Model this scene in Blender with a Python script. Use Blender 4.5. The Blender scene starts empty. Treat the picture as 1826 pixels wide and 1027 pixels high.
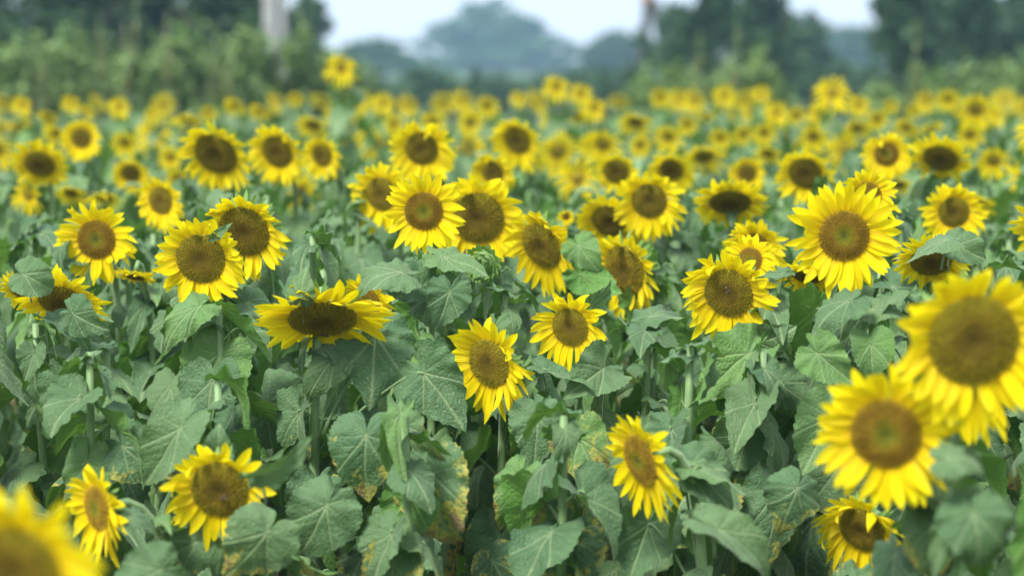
import bpy, math, random
import numpy as np
from mathutils import Vector, Matrix, Euler

# ------------------------------------------------------------------ camera, world, sun, exposure
S = bpy.context.scene
COL = S.collection
R = math.radians
FPX = 2440.0                 # focal length in photograph pixels
CX, CY = 516.5, 315.0        # optical centre of the picture area
HORIZON = 60.0
PITCH = math.atan((CY - HORIZON) / FPX)
HC = 1.92                    # eye height
FX0, FY0, FW = -20.0, 0.0, 1080.0
FH = FW * 575 / 1024
cam = bpy.data.cameras.new('camera')
cam_o = bpy.data.objects.new('camera', cam); COL.objects.link(cam_o)
cam_o.location = (0, 0, HC)
cam_o.rotation_euler = (R(90) - PITCH, 0, 0)
cam.sensor_width = 36.0; cam.sensor_fit = 'HORIZONTAL'
cam.lens = FPX / FW * 36.0
cam.shift_x = (FX0 + FW / 2 - CX) / FW
cam.shift_y = -(FY0 + FH / 2 - CY) / FW
cam.clip_start = 0.05; cam.clip_end = 4000
APERTURE = 0.041
cam.dof.use_dof = True
cam.dof.focus_distance = 5.55
cam.dof.aperture_fstop = cam.lens / 1000 / APERTURE
S.camera = cam_o

SUN_EL, SUN_AZ = 52, 215      # azimuth clockwise from +Y
W = bpy.data.worlds.new('World'); S.world = W; W.use_nodes = True
nt = W.node_tree; bg = nt.nodes['Background']
sky = nt.nodes.new('ShaderNodeTexSky'); sky.sky_type = 'NISHITA'; sky.sun_disc = False
sky.sun_elevation = R(SUN_EL); sky.sun_rotation = R(SUN_AZ)
sky.air_density = 1.0; sky.dust_density = 3.0
tc = nt.nodes.new('ShaderNodeTexCoord'); nz = nt.nodes.new('ShaderNodeTexNoise')
nz.inputs['Scale'].default_value = 2.2; nz.inputs['Detail'].default_value = 5
nt.links.new(tc.outputs['Generated'], nz.inputs['Vector'])
cr = nt.nodes.new('ShaderNodeValToRGB')
cr.color_ramp.elements[0].position = .3; cr.color_ramp.elements[0].color = (.74, .81, .95, 1)
cr.color_ramp.elements[1].position = .7; cr.color_ramp.elements[1].color = (.94, .97, 1.0, 1)
nt.links.new(nz.outputs['Fac'], cr.inputs['Fac'])
gain = nt.nodes.new('ShaderNodeMixRGB'); gain.blend_type = 'MULTIPLY'; gain.inputs['Fac'].default_value = 1
gain.inputs['Color2'].default_value = (6.4, 6.5, 6.9, 1)
nt.links.new(cr.outputs['Color'], gain.inputs['Color1'])
mx = nt.nodes.new('ShaderNodeMixRGB'); mx.inputs['Fac'].default_value = .88
nt.links.new(sky.outputs['Color'], mx.inputs['Color1']); nt.links.new(gain.outputs['Color'], mx.inputs['Color2'])
nt.links.new(mx.outputs['Color'], bg.inputs['Color']); bg.inputs['Strength'].default_value = .1
sl = bpy.data.lights.new('sun', 'SUN'); sl.energy = 2.9; sl.angle = R(16); sl.color = (1, .97, .92)
so = bpy.data.objects.new('sun', sl); COL.objects.link(so)
_d = Vector((math.sin(R(SUN_AZ)) * math.cos(R(SUN_EL)), math.cos(R(SUN_AZ)) * math.cos(R(SUN_EL)), math.sin(R(SUN_EL))))
so.rotation_euler = _d.to_track_quat('Z', 'Y').to_euler()
S.view_settings.view_transform = 'Standard'; S.view_settings.look = 'None'
S.view_settings.exposure = 1.2; S.view_settings.gamma = 1
S.cycles.use_denoising = True
S.cycles.max_bounces = 8; S.cycles.volume_bounces = 2; S.cycles.transparent_max_bounces = 8
S.cycles.sample_clamp_indirect = 6

def at(x, y, d):
    """world point seen at photograph pixel (x, y), d metres in front of the camera"""
    X, Y = (x - CX) / FPX * d, -(y - CY) / FPX * d
    c, s = math.cos(PITCH), math.sin(PITCH)
    return Vector((X, d * c + Y * s, HC - d * s + Y * c))
def px(p):
    c, s = math.cos(PITCH), math.sin(PITCH)
    d = p[1] * c - (p[2] - HC) * s; Y = p[1] * s + (p[2] - HC) * c
    return CX + p[0] / d * FPX, CY - Y / d * FPX, d

# ------------------------------------------------------------------ helpers
def tag(o, label=None, cat=None, group=None, kind=None):
    if label: o['label'] = label
    if cat: o['category'] = cat
    if group: o['group'] = group
    if kind: o['kind'] = kind
    return o
def link(name, data, parent=None, loc=None, rot=None, scale=None):
    o = bpy.data.objects.new(name, data); COL.objects.link(o)
    if parent: o.parent = parent
    if loc is not None: o.location = loc
    if rot is not None: o.rotation_euler = rot
    if scale is not None: o.scale = scale if hasattr(scale, '__len__') else (scale,) * 3
    return o

class MB:
    """collects vertices, quads/tris, a data colour per vertex and a material slot per face"""
    def __init__(s): s.v = []; s.c = []; s.f = []; s.m = []; s.n = 0
    def add(s, V, F, C=None, mi=0):
        V = np.asarray(V, float).reshape(-1, 3)
        if C is None: C = np.zeros((len(V), 3))
        s.v.append(V); s.c.append(np.asarray(C, float)); n = s.n
        for f in F: s.f.append(tuple(int(i) + n for i in f)); s.m.append(mi)
        s.n += len(V)
    def merge(s, o, M=None, mimap=None):
        V = np.concatenate(o.v)
        if M is not None:
            A = np.array(M); V = V @ A[:3, :3].T + A[:3, 3]
        s.v.append(V); s.c.append(np.concatenate(o.c)); n = s.n
        s.f += [tuple(i + n for i in f) for f in o.f]
        s.m += [mimap[k] if mimap else k for k in o.m]; s.n += len(V)
    def mesh(s, name, mats, smooth=True):
        V = np.concatenate(s.v); C = np.concatenate(s.c)
        me = bpy.data.meshes.new(name); me.from_pydata(V.tolist(), [], s.f)
        for m in mats: me.materials.append(m)
        me.polygons.foreach_set('material_index', s.m)
        me.polygons.foreach_set('use_smooth', [smooth] * len(s.f))
        a = me.color_attributes.new('data', 'FLOAT_COLOR', 'POINT')
        a.data.foreach_set('color', np.hstack([C, np.ones((len(C), 1))]).astype(np.float32).ravel())
        me.update(); return me

def grid_faces(n, m, wrap=False):
    F = []
    for i in range(n - 1):
        for j in range(m if wrap else m - 1):
            k = (j + 1) % m
            F.append((i * m + j, i * m + k, (i + 1) * m + k, (i + 1) * m + j))
    return F
def tube(mb, pts, rads, sides=8, mi=0, col=(0, 0, 0), ribs=0):
    pts = [Vector(p) for p in pts]; V = []
    up = Vector((0.31, 0.2, .93))
    for i, p in enumerate(pts):
        t = (pts[min(i + 1, len(pts) - 1)] - pts[max(i - 1, 0)]).normalized()
        a = t.cross(up)
        if a.length < .05: a = t.cross(Vector((1, 0, 0)))
        a.normalize(); b = t.cross(a)
        for k in range(sides):
            th = 2 * math.pi * k / sides; r = rads[i] * (1 + (ribs if k % 2 else 0))
            V.append(p + a * math.cos(th) * r + b * math.sin(th) * r)
    F = grid_faces(len(pts), sides, True)
    F.append(tuple(reversed(range(sides)))); F.append(tuple((len(pts) - 1) * sides + k for k in range(sides)))
    mb.add([tuple(v) for v in V], F, np.tile(col, (len(V), 1)), mi)
def bezier(p0, p1, p2, p3, n):
    return [(1 - t) ** 3 * p0 + 3 * (1 - t) ** 2 * t * p1 + 3 * (1 - t) * t * t * p2 + t ** 3 * p3 for t in [i / (n - 1) for i in range(n)]]

# ------------------------------------------------------------------ materials
class NT:
    def __init__(s, name):
        s.m = bpy.data.materials.new(name); s.m.use_nodes = True; s.t = s.m.node_tree
        s.p = s.t.nodes['Principled BSDF']; s.out = s.t.nodes['Material Output']
    def n(s, typ, **kw):
        nd = s.t.nodes.new(typ)
        for k, v in kw.items():
            if k in nd.inputs: nd.inputs[k].default_value = v
            else: setattr(nd, k, v)
        return nd
    def l(s, a, b): s.t.links.new(a, b)
    def mix(s, f, a, b, mode='MIX'):
        nd = s.n('ShaderNodeMixRGB', blend_type=mode)
        for i, v in enumerate((f, a, b)):
            if isinstance(v, (int, float)): nd.inputs[i].default_value = v
            elif isinstance(v, tuple): nd.inputs[i].default_value = v if len(v) == 4 else v + (1,)
            else: s.l(v, nd.inputs[i])
        return nd.outputs[0]
    def math(s, op, a, b=None, c=None):
        nd = s.n('ShaderNodeMath', operation=op)
        for i, v in enumerate((a, b, c)):
            if v is None: continue
            if isinstance(v, (int, float)): nd.inputs[i].default_value = v
            else: s.l(v, nd.inputs[i])
        return nd.outputs[0]
    def data(s):
        a = s.n('ShaderNodeAttribute', attribute_name='data'); x = s.n('ShaderNodeSeparateColor')
        s.l(a.outputs['Color'], x.inputs[0]); return x.outputs
    def noise(s, scale, detail=3, vec='Object', dist=0, own=False):
        c = s.n('ShaderNodeTexCoord'); nd = s.n('ShaderNodeTexNoise', Scale=scale, Detail=detail, Distortion=dist)
        if own:   # every copy gets its own piece of the pattern
            oi = s.n('ShaderNodeObjectInfo'); va = s.n('ShaderNodeVectorMath', operation='ADD'); vm = s.n('ShaderNodeVectorMath', operation='SCALE'); cb = s.n('ShaderNodeCombineXYZ')
            for k in range(3): s.l(oi.outputs['Random'], cb.inputs[k])
            s.l(cb.outputs[0], vm.inputs[0]); vm.inputs['Scale'].default_value = 37.0
            s.l(c.outputs[vec], va.inputs[0]); s.l(vm.outputs[0], va.inputs[1]); s.l(va.outputs[0], nd.inputs['Vector'])
        else: s.l(c.outputs[vec], nd.inputs['Vector'])
        return nd.outputs['Fac']
    def ramp(s, f, stops):
        nd = s.n('ShaderNodeValToRGB'); e = nd.color_ramp.elements
        while len(e) < len(stops): e.new(.5)
        for i, (p, c) in enumerate(stops): e[i].position = p; e[i].color = c + (1,) if len(c) == 3 else c
        s.l(f, nd.inputs['Fac']); return nd.outputs['Color']
    def bump(s, h, strength, dist=.002):
        b = s.n('ShaderNodeBump', Strength=strength, Distance=dist); s.l(h, b.inputs['Height']); s.l(b.outputs[0], s.p.inputs['Normal']); return b
    def translucent(s, col, f):
        tr = s.n('ShaderNodeBsdfTranslucent'); ms = s.n('ShaderNodeMixShader')
        if isinstance(col, tuple): tr.inputs['Color'].default_value = col + (1,)
        else: s.l(col, tr.inputs['Color'])
        if isinstance(f, (int, float)): ms.inputs[0].default_value = f
        else: s.l(f, ms.inputs[0])
        s.l(s.p.outputs[0], ms.inputs[1]); s.l(tr.outputs[0], ms.inputs[2]); s.l(ms.outputs[0], s.out.inputs['Surface'])

def leaf_mat(name, age):
    m = NT(name); d = m.data(); vein, edge, tip = d[0], d[1], d[2]
    oi = m.n('ShaderNodeObjectInfo')
    base = m.mix(oi.outputs['Random'], (.038, .108, .036), (.140, .235, .082))
    base = m.mix(m.ramp(oi.outputs['Random'], [(.80, (0, 0, 0)), (.90, (1, 1, 1))]), base, (.12, .25, .045))
    n1 = m.noise(3.0, 4, own=True); n2 = m.noise(16, 4, own=True)
    base = m.mix(m.ramp(n1, [(.35, (0, 0, 0)), (.7, (1, 1, 1))]), base, m.mix(.5, base, (.14, .25, .10)))
    base = m.mix(m.math('MULTIPLY', n2, .35), base, (.045, .12, .05))
    base = m.mix(m.math('MULTIPLY', vein, .55), base, (.34, .44, .22))
    if age > 0:
        # yellowing that starts at the margin and creeps in between the veins
        N = m.ramp(m.noise(3.4, 6, own=True), [(.34, (0, 0, 0)), (.66, (1, 1, 1))]); N2 = m.noise(13, 8, own=True)
        a = m.math('ADD', m.math('MULTIPLY', edge, .34), m.math('MULTIPLY', N, .44)); a = m.math('ADD', a, m.math('MULTIPLY', tip, .36))
        a = m.math('ADD', a, m.math('MULTIPLY', N2, .85)); a = m.math('SUBTRACT', a, m.math('MULTIPLY', vein, .2)); a = m.math('MULTIPLY', a, .6)
        th = (1.10 - (age - .75) * .44) * .6
        f = m.ramp(a, [(th, (0, 0, 0)), (th + .10, (1, 1, 1))])
        base = m.mix(m.math('MULTIPLY', f, .85), base, m.mix(n2, (.36, .39, .04), (.46, .36, .07)))
        g = m.ramp(a, [(th + .14, (0, 0, 0)), (th + .19, (1, 1, 1))])
        base = m.mix(m.math('MULTIPLY', g, .8), base, (.17, .10, .07))
    # pale fresh green underside
    geo = m.n('ShaderNodeNewGeometry')
    under = m.mix(m.math('MULTIPLY', vein, .5), (.09, .22, .035), (.30, .42, .14))
    base = m.mix(geo.outputs['Backfacing'], base, under)
    m.l(base, m.p.inputs['Base Color'])
    m.p.inputs['Roughness'].default_value = .56; m.p.inputs['Specular IOR Level'].default_value = .4
    m.p.inputs['Sheen Weight'].default_value = .12; m.p.inputs['Sheen Roughness'].default_value = .5
    vc = m.n('ShaderNodeTexCoord'); vo = m.n('ShaderNodeTexVoronoi', feature='DISTANCE_TO_EDGE', Scale=17.0); m.l(vc.outputs['Object'], vo.inputs['Vector'])
    cell = m.ramp(vo.outputs['Distance'], [(0, (0, 0, 0)), (.16, (1, 1, 1))])
    h = m.math('SUBTRACT', m.math('ADD', m.noise(22, 3), m.math('MULTIPLY', cell, .24)), m.math('MULTIPLY', vein, .8))
    m.bump(h, .42, .012)
    m.translucent(m.mix(.45, base, (.20, .42, .02)), .24)
    return m.m
M = {}
M['leaf'] = leaf_mat('leaf_green', 0)
M['leaf_old'] = leaf_mat('leaf_yellowing', .75)
M['leaf_dying'] = leaf_mat('leaf_dying', 1.25)
def stem_mat():
    m = NT('stem_green'); n = m.noise(30, 3)
    c = m.mix(n, (.10, .20, .055), (.21, .33, .13))
    m.l(c, m.p.inputs['Base Color']); m.p.inputs['Roughness'].default_value = .55
    m.p.inputs['Sheen Weight'].default_value = .3
    m.bump(m.noise(160, 2), .4, .002); return m.m
M['stem'] = stem_mat()
def petal_mat():
    m = NT('petal_yellow'); d = m.data()  # r: along, g: across 0..1, b: random per petal
    st = m.math('SINE', m.math('MULTIPLY', d[1], 38.0))
    c = m.ramp(d[0], [(0, (.86, .52, .002)), (.2, (.96, .76, .002)), (.7, (.97, .84, .004)), (1, (.97, .87, .01))])
    c = m.mix(m.math('MULTIPLY', d[2], .3), c, (.90, .63, .004))
    c = m.mix(m.math('MULTIPLY', m.math('ADD', st, 1.0), .07), c, (.82, .55, .0))
    m.l(c, m.p.inputs['Base Color']); m.p.inputs['Roughness'].default_value = .5
    m.p.inputs['Specular IOR Level'].default_value = .2
    m.bump(st, .5, .004)
    m.translucent((.98, .84, .0), .38); return m.m
M['petal'] = petal_mat()
def disc_mat(name, stops):
    m = NT(name); d = m.data()   # r: radius, g: random floret, b: floret height
    c = m.ramp(m.math('ADD', d[0], m.math('MULTIPLY', m.math('SUBTRACT', m.noise(3, 2), .5), .14)), stops)
    c = m.mix(m.math('MULTIPLY', d[1], .75), c, (.030, .020, .004))
    c = m.mix(m.math('MULTIPLY', d[2], .5), c, (.50, .32, .02))
    m.l(c, m.p.inputs['Base Color']); m.p.inputs['Roughness'].default_value = .8
    m.p.inputs['Specular IOR Level'].default_value = .2; return m.m
M['disc_ring'] = disc_mat('disc_ringed', [(0, (.11, .16, .015)), (.28, (.28, .27, .012)), (.48, (.32, .21, .012)), (.76, (.245, .150, .010)), (.93, (.38, .26, .010)), (1, (.52, .38, .012))])
M['disc_olive'] = disc_mat('disc_olive', [(0, (.14, .10, .008)), (.3, (.20, .145, .009)), (.55, (.25, .20, .009)), (.85, (.29, .27, .010)), (1, (.40, .34, .012))])
def bract_mat():
    m = NT('bract_green'); c = m.mix(m.noise(8, 3), (.09, .20, .04), (.22, .36, .09))
    m.l(c, m.p.inputs['Base Color']); m.p.inputs['Roughness'].default_value = .6
    m.translucent((.2, .4, .03), .15); return m.m
M['bract'] = bract_mat()
def plain(name, a, b, scale=4, rough=.85, detail=5, bump=0):
    m = NT(name); c = m.mix(m.ramp(m.noise(scale, detail), [(.3, (0, 0, 0)), (.7, (1, 1, 1))]), a, b)
    m.l(c, m.p.inputs['Base Color']); m.p.inputs['Roughness'].default_value = rough
    if bump: m.bump(m.noise(scale * 6, 4), bump, .05)
    return m.m
M['soil'] = plain('soil', (.055, .040, .026), (.13, .10, .065), 1.5, .95, 8, .8)
M['bark'] = plain('bark', (.05, .04, .03), (.12, .10, .08), 6, .9, 5, .5)
M['concrete'] = plain('concrete', (.24, .25, .24), (.34, .35, .33), 1.5, .85, 6, .2)
M['wood'] = plain('weathered_wood', (.045, .045, .045), (.085, .085, .08), 5, .85)
M['rust'] = plain('ceramic_cap', (.38, .20, .12), (.45, .26, .16), 5, .6)
def foliage_mat(name, a, b, tr):
    m = NT(name); d = m.data()
    c = m.mix(d[0], a, b); c = m.mix(m.math('MULTIPLY', m.noise(.5, 3), .5), c, tuple(x * .6 for x in a))
    m.l(c, m.p.inputs['Base Color']); m.p.inputs['Roughness'].default_value = .6
    m.translucent(tr, .2); return m.m
M['tree_dark'] = foliage_mat('foliage_dark', (.022, .068, .026), (.065, .150, .050), (.06, .14, .02))
M['tree_mid'] = foliage_mat('foliage_mid', (.028, .080, .034), (.070, .16, .06), (.08, .18, .03))
M['bush'] = foliage_mat('foliage_bush', (.12, .22, .045), (.27, .39, .11), (.12, .24, .03))
M['weed'] = foliage_mat('foliage_weed', (.14, .19, .05), (.32, .34, .12), (.2, .3, .05))
M['bee'] = plain('bee_body', (.02, .014, .008), (.12, .06, .01), 300, .6)
M['wing'] = plain('bee_wing', (.10, .08, .05), (.16, .12, .07), 80, .3)

# ------------------------------------------------------------------ leaves
VEINS = []
def _veins():
    L = [((-.02, 0), (.97, 0), .020)]
    for sgn in (1, -1):
        L.append(((0, 0), (.50, sgn * .36), .016))
        L.append(((0, 0), (.06, sgn * .46), .012)); L.append(((0, 0), (-.26, sgn * .24), .010))
        for k, x in enumerate((.20, .36, .51, .65, .78)):
            ln = .40 - .06 * k
            L.append(((x, 0), (x + ln * .78, sgn * ln * .74), .010))
        for k in (.28, .5, .72):
            a = (.50 * k, sgn * .36 * k); L.append((a, (a[0] + .03, a[1] + sgn * .22), .008))
    return L
VEINS = _veins()
OUT_A = np.radians([0, 4, 10, 22, 40, 60, 80, 100, 120, 140, 155, 168, 176, 180])
OUT_R = [1.0, .93, .84, .715, .615, .56, .53, .505, .48, .44, .385, .27, .13, .07]
def leaf_mb(seed, nth=120, nr=22, blade=0, narrow=1.0, pitch=None, petiole=None, big=False):
    rg = np.random.RandomState(seed); rd = random.Random(seed)
    th = np.linspace(-math.pi, math.pi, nth, endpoint=False)
    r = np.interp(np.abs(th), OUT_A, OUT_R)
    k = np.ones(3) / 3
    r = np.convolve(np.concatenate([r[-1:], r, r[:1]]), k, 'valid'); r[nth // 2] = 1.02
    teeth = 1 - .065 * (((np.abs(th) * (13 + rd.random() * 3)) % 1.0)) * (np.abs(th) > .12) * (np.abs(th) < 2.7)
    r = r * teeth * (1 + .025 * np.sin(3 * th + rd.random() * 6) + .01 * np.sin(7 * th + rd.random() * 6))
    t = np.linspace(0, 1, nr) ** .85
    T, TH = np.meshgrid(t, th, indexing='ij'); RR = T * r[None, :]
    x = RR * np.cos(TH); y = RR * np.sin(TH) * narrow
    y0 = RR * np.sin(TH)
    vein = np.zeros_like(x); quilt = np.zeros_like(x)
    for (a, b, w) in VEINS:
        ax, ay = a; bx, by = b; dx, dy = bx - ax, by - ay; L2 = dx * dx + dy * dy
        s = np.clip(((x - ax) * dx + (y0 - ay) * dy) / L2, 0, 1)
        dd = np.hypot(x - ax - s * dx, y0 - ay - s * dy); ww = w * (1 - .55 * s)
        vein = np.maximum(vein, np.exp(-(dd / ww) ** 2) * (1.0 if w > .018 else .85 if w > .015 else .38)); quilt = np.maximum(quilt, np.exp(-(dd / .045) ** 2) * (.5 + 25 * w))
    ph = rg.rand(6) * 6.28
    z = -.010 * quilt + .010 * np.sin(14 * x + ph[0]) * np.sin(16 * y + ph[1])
    z += .045 * np.sin(4.2 * x + 3 * y + ph[4]) + .04 * np.sin(5.5 * y - 2 * x + ph[5]); fold = rd.uniform(-.2, .6); z += fold * np.abs(y) * (.4 + .6 * T)
    wa = rd.uniform(.015, .05); z += wa * np.sin(rd.choice((5, 6, 7, 8)) * TH + ph[2]) * T ** 2.5
    z += wa * .7 * np.sin(rd.choice((11, 13)) * TH + ph[3]) * T ** 4
    z -= rd.uniform(.1, .55) * y * y
    a = rd.uniform(.35, 1.6)
    ang = a * x; X = np.sin(ang) / a + z * np.sin(ang); Z = -(1 - np.cos(ang)) / a + z * np.cos(ang)
    tw = rd.uniform(-.6, .6) * x; Y = y * np.cos(tw) - Z * np.sin(tw) * .5; Z = Z * np.cos(tw) + y * np.sin(tw)
    P = np.stack([X, Y, Z], -1).reshape(-1, 3)
    # pitch of the blade and the petiole that carries it
    pit = R(rd.uniform(15, 82)) if pitch is None else R(pitch)
    c, s_ = math.cos(pit), math.sin(pit)
    P = P @ np.array([[c, 0, s_], [0, 1, 0], [-s_, 0, c]]).T
    P[:, 2] *= 1
    pl = rd.uniform(.35, .62) if petiole is None else petiole; el = R(rd.uniform(15, 60))
    J = Vector((pl * math.cos(el), 0, pl * math.sin(el)))
    P += np.array(J)
    mb = MB()
    C = np.stack([vein, T ** 1.5, np.clip(x, 0, 1)], -1).reshape(-1, 3)
    mb.add(P, [tuple(reversed(f)) for f in grid_faces(nr, nth, True)], C, 0)
    pts = bezier(Vector((0, 0, 0)), J * .45 + Vector((0, 0, .02)), J + Vector((-.10 * c, 0, .07)), J + Vector((.02 * c, 0, -.02 * s_ - .012)), 8)
    tube(mb, pts, [.026, .022, .019, .018, .017, .016, .015, .011], 6, 1, (.3, 0, 0))
    return mb
LEAF = {'leaf': [], 'leaf_old': [], 'leaf_dying': [], 'small': [], 'low': []}
for i in range(16): LEAF['leaf'].append(leaf_mb(100 + i).mesh('leaf_blade', [M['leaf'], M['stem']]))
for i in range(8): LEAF['leaf_old'].append(leaf_mb(200 + i, pitch=35 + 6 * i).mesh('leaf_blade', [M['leaf_old'], M['stem']]))
for i in range(5): LEAF['leaf_dying'].append(leaf_mb(300 + i, pitch=50 + 7 * i).mesh('leaf_blade', [M['leaf_dying'], M['stem']]))
for i in range(8): LEAF['small'].append(leaf_mb(400 + i, 80, 14, narrow=random.Random(i).uniform(.5, .8), pitch=-15 + 9 * i, petiole=.14).mesh('leaf_blade', [M['leaf'], M['stem']]))
LOWLEAF = [leaf_mb(500 + i, 28, 6) for i in range(6)]

# ------------------------------------------------------------------ flower heads (unit outer radius, facing +Z, up = +Y)
def petals_mb(seed, rd_=.5, n1=20, n2=17, down=(0, -1, 0), sag=.12, elev=8, ns=8, curl=0.12, ragged=.1):
    rg = random.Random(seed); mb = MB(); dn = np.array(down); ns_ = ns
    for layer, n in ((0, n1), (1, n2)):
        off = rg.random()
        for k in range(n):
            if rg.random() < ragged * .2: continue
            a = 2 * math.pi * (k + off + rg.uniform(-.28, .28)) / n
            r0 = rd_ * .93; L = (1.0 - r0) * (rg.uniform(.86, 1.10) if layer == 0 else rg.uniform(.74, 1.0)) * (1 + ragged * rg.uniform(-1, .4))
            Wd = rg.uniform(.072, .105) * (.55 + .9 * rd_); e0 = R(elev + (rg.gauss(0, 7)) + (11 if layer else -3))
            cu = rg.gauss(curl, .32); twist = rg.gauss(0, .28); side = rg.gauss(0, .09)
            if elev > 0 and rg.random() < ragged * .14: cu += 1.8; L *= .85
            s = np.linspace(0, 1, ns_); v = np.array([-1, -.5, 0, .5, 1])
            w = Wd * (.42 + .75 * s ** .7) * np.clip(1 - s ** 2.6, 0, 1) ** .8 * 1.25
            w[-1] = .003
            # centreline in (radial, forward)
            ang = e0 + cu * s ** 1.5 * 1.3; ds = L / (ns_ - 1)
            rad = r0 + np.concatenate([[0], np.cumsum(np.cos(ang[:-1]) * ds)]); fw = np.concatenate([[0], np.cumsum(np.sin(ang[:-1]) * ds)]) + (.015 if layer else -.012)
            Vs = []
            for i in range(ns_):
                for q in v:
                    lat = q * w[i]; up = abs(q) * w[i] * .35 - .02 * w[i] * 0; tw = twist * s[i]
                    lt = lat * math.cos(tw) - up * math.sin(tw); f = up * math.cos(tw) + lat * math.sin(tw)
                    lt += side * s[i] ** 2
                    Vs.append((rad[i] * math.cos(a) - lt * math.sin(a), rad[i] * math.sin(a) + lt * math.cos(a), fw[i] + f))
            Vs = np.array(Vs); sg = (np.repeat(s, 5) ** 1.7)[:, None] * dn[None, :] * sag * L * 2.0
            Vs = Vs + sg
            C = np.stack([np.repeat(s, 5), np.tile((v + 1) / 2, ns_), np.full(ns_ * 5, rg.random())], -1)
            mb.add(Vs, grid_faces(ns_, 5), C, 0)
    return mb
def disc_mb(seed, rd_=.5, n=620, dome=.16, dip=.05):
    rg = random.Random(seed); mb = MB()
    def zz(q): return dome * rd_ * (1 - q * q) * 1.0 - dip * math.exp(-(q / .3) ** 2) + .012
    V = []; C = []; rings, seg = 10, 36
    for i in range(rings + 1):
        q = i / rings
        for k in range(seg):
            t = 2 * math.pi * k / seg; V.append((rd_ * q * math.cos(t), rd_ * q * math.sin(t), zz(q) - .012)); C.append((q, .6, 0))
    mb.add(V, grid_faces(rings + 1, seg, True), C, 0)
    for i in range(n):
        q = math.sqrt((i + .5) / n); t = i * 2.399963 + rg.uniform(-.03, .03); s = rd_ * 1.45 / math.sqrt(n) * (.75 + .35 * q)
        cx, cy, cz = rd_ * q * math.cos(t), rd_ * q * math.sin(t), zz(q); g = rg.random()
        hgt = s * (.9 + 1.0 * rg.random()) * (1.25 if .45 < q < .98 else .8); Vp = []
        for k in range(4): Vp.append((cx + s * .55 * math.cos(t + k * 1.5708), cy + s * .55 * math.sin(t + k * 1.5708), cz - .01))
        Vp.append((cx + rg.uniform(-.3, .3) * s, cy + rg.uniform(-.3, .3) * s, cz + hgt))
        mb.add(Vp, [(0, 1, 4), (1, 2, 4), (2, 3, 4), (3, 0, 4)], [(q, g, 0)] * 4 + [(q, g * .4, 1.0 if .4 < q else .35)], 0)
    return mb
def calyx_mb(seed, rd_=.5, n=26, spread=1.0):
    rg = random.Random(seed); mb = MB(); prof = [(rd_ * 1.0, .0), (rd_ * .98, -.05), (rd_ * .8, -.13), (rd_ * .45, -.2), (.09, -.27), (.05, -.33)]
    seg = 24; V = [(r * math.cos(2 * math.pi * k / seg), r * math.sin(2 * math.pi * k / seg), z) for r, z in prof for k in range(seg)]
    mb.add(V, [tuple(reversed(f)) for f in grid_faces(len(prof), seg, True)], None, 0)
    for k in range(n):
        a = 2 * math.pi * (k + rg.uniform(-.3, .3)) / n; L = rg.uniform(.20, .34) * spread; w = .07; e = R(rg.uniform(-45, 10)); s = np.linspace(0, 1, 6); Vs = []
        for t in s:
            rr = rd_ * .9 + L * t * math.cos(e); z = -.06 + L * t * math.sin(e) - .05 * t * t; ww = w * (1 - t) ** .7 * (.7 + .6 * t)
            for q in (-1, 0, 1): Vs.append((rr * math.cos(a) - q * ww * math.sin(a), rr * math.sin(a) + q * ww * math.cos(a), z - .015 * (1 - abs(q))))
        mb.add(Vs, grid_faces(6, 3), None, 0)
    return mb
CALYX = [calyx_mb(i, .5).mesh('calyx', [M['bract']]) for i in range(3)]
DISC = {k: [disc_mb(10 + i, 1.0, 620, .20, .10).mesh('seed_disc', [M[k]]) for i in range(2)] for k in ('disc_ring', 'disc_olive')}

def facing(yaw, pitch):
    y, p = R(yaw), R(pitch)
    n = Vector((math.sin(y) * math.cos(p), -math.cos(y) * math.cos(p), -math.sin(p)))
    x = Vector((0, 0, 1)).cross(n); x = x.normalized() if x.length > .01 else Vector((1, 0, 0))
    up = n.cross(x)
    return n, Matrix((x, up, n)).transposed()

HEADS = []      # px x, px y, px radius, depth: used to keep leaves off the flower faces
def clear(p, rad, d0=None, slack=.72):
    x, y, d = px(p); r = rad / d * FPX
    for hx, hy, hr, hd in HEADS:
        if d < hd - .02 and math.hypot(x - hx, y - hy) < hr * slack + r * .62: return False
    return True

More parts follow.
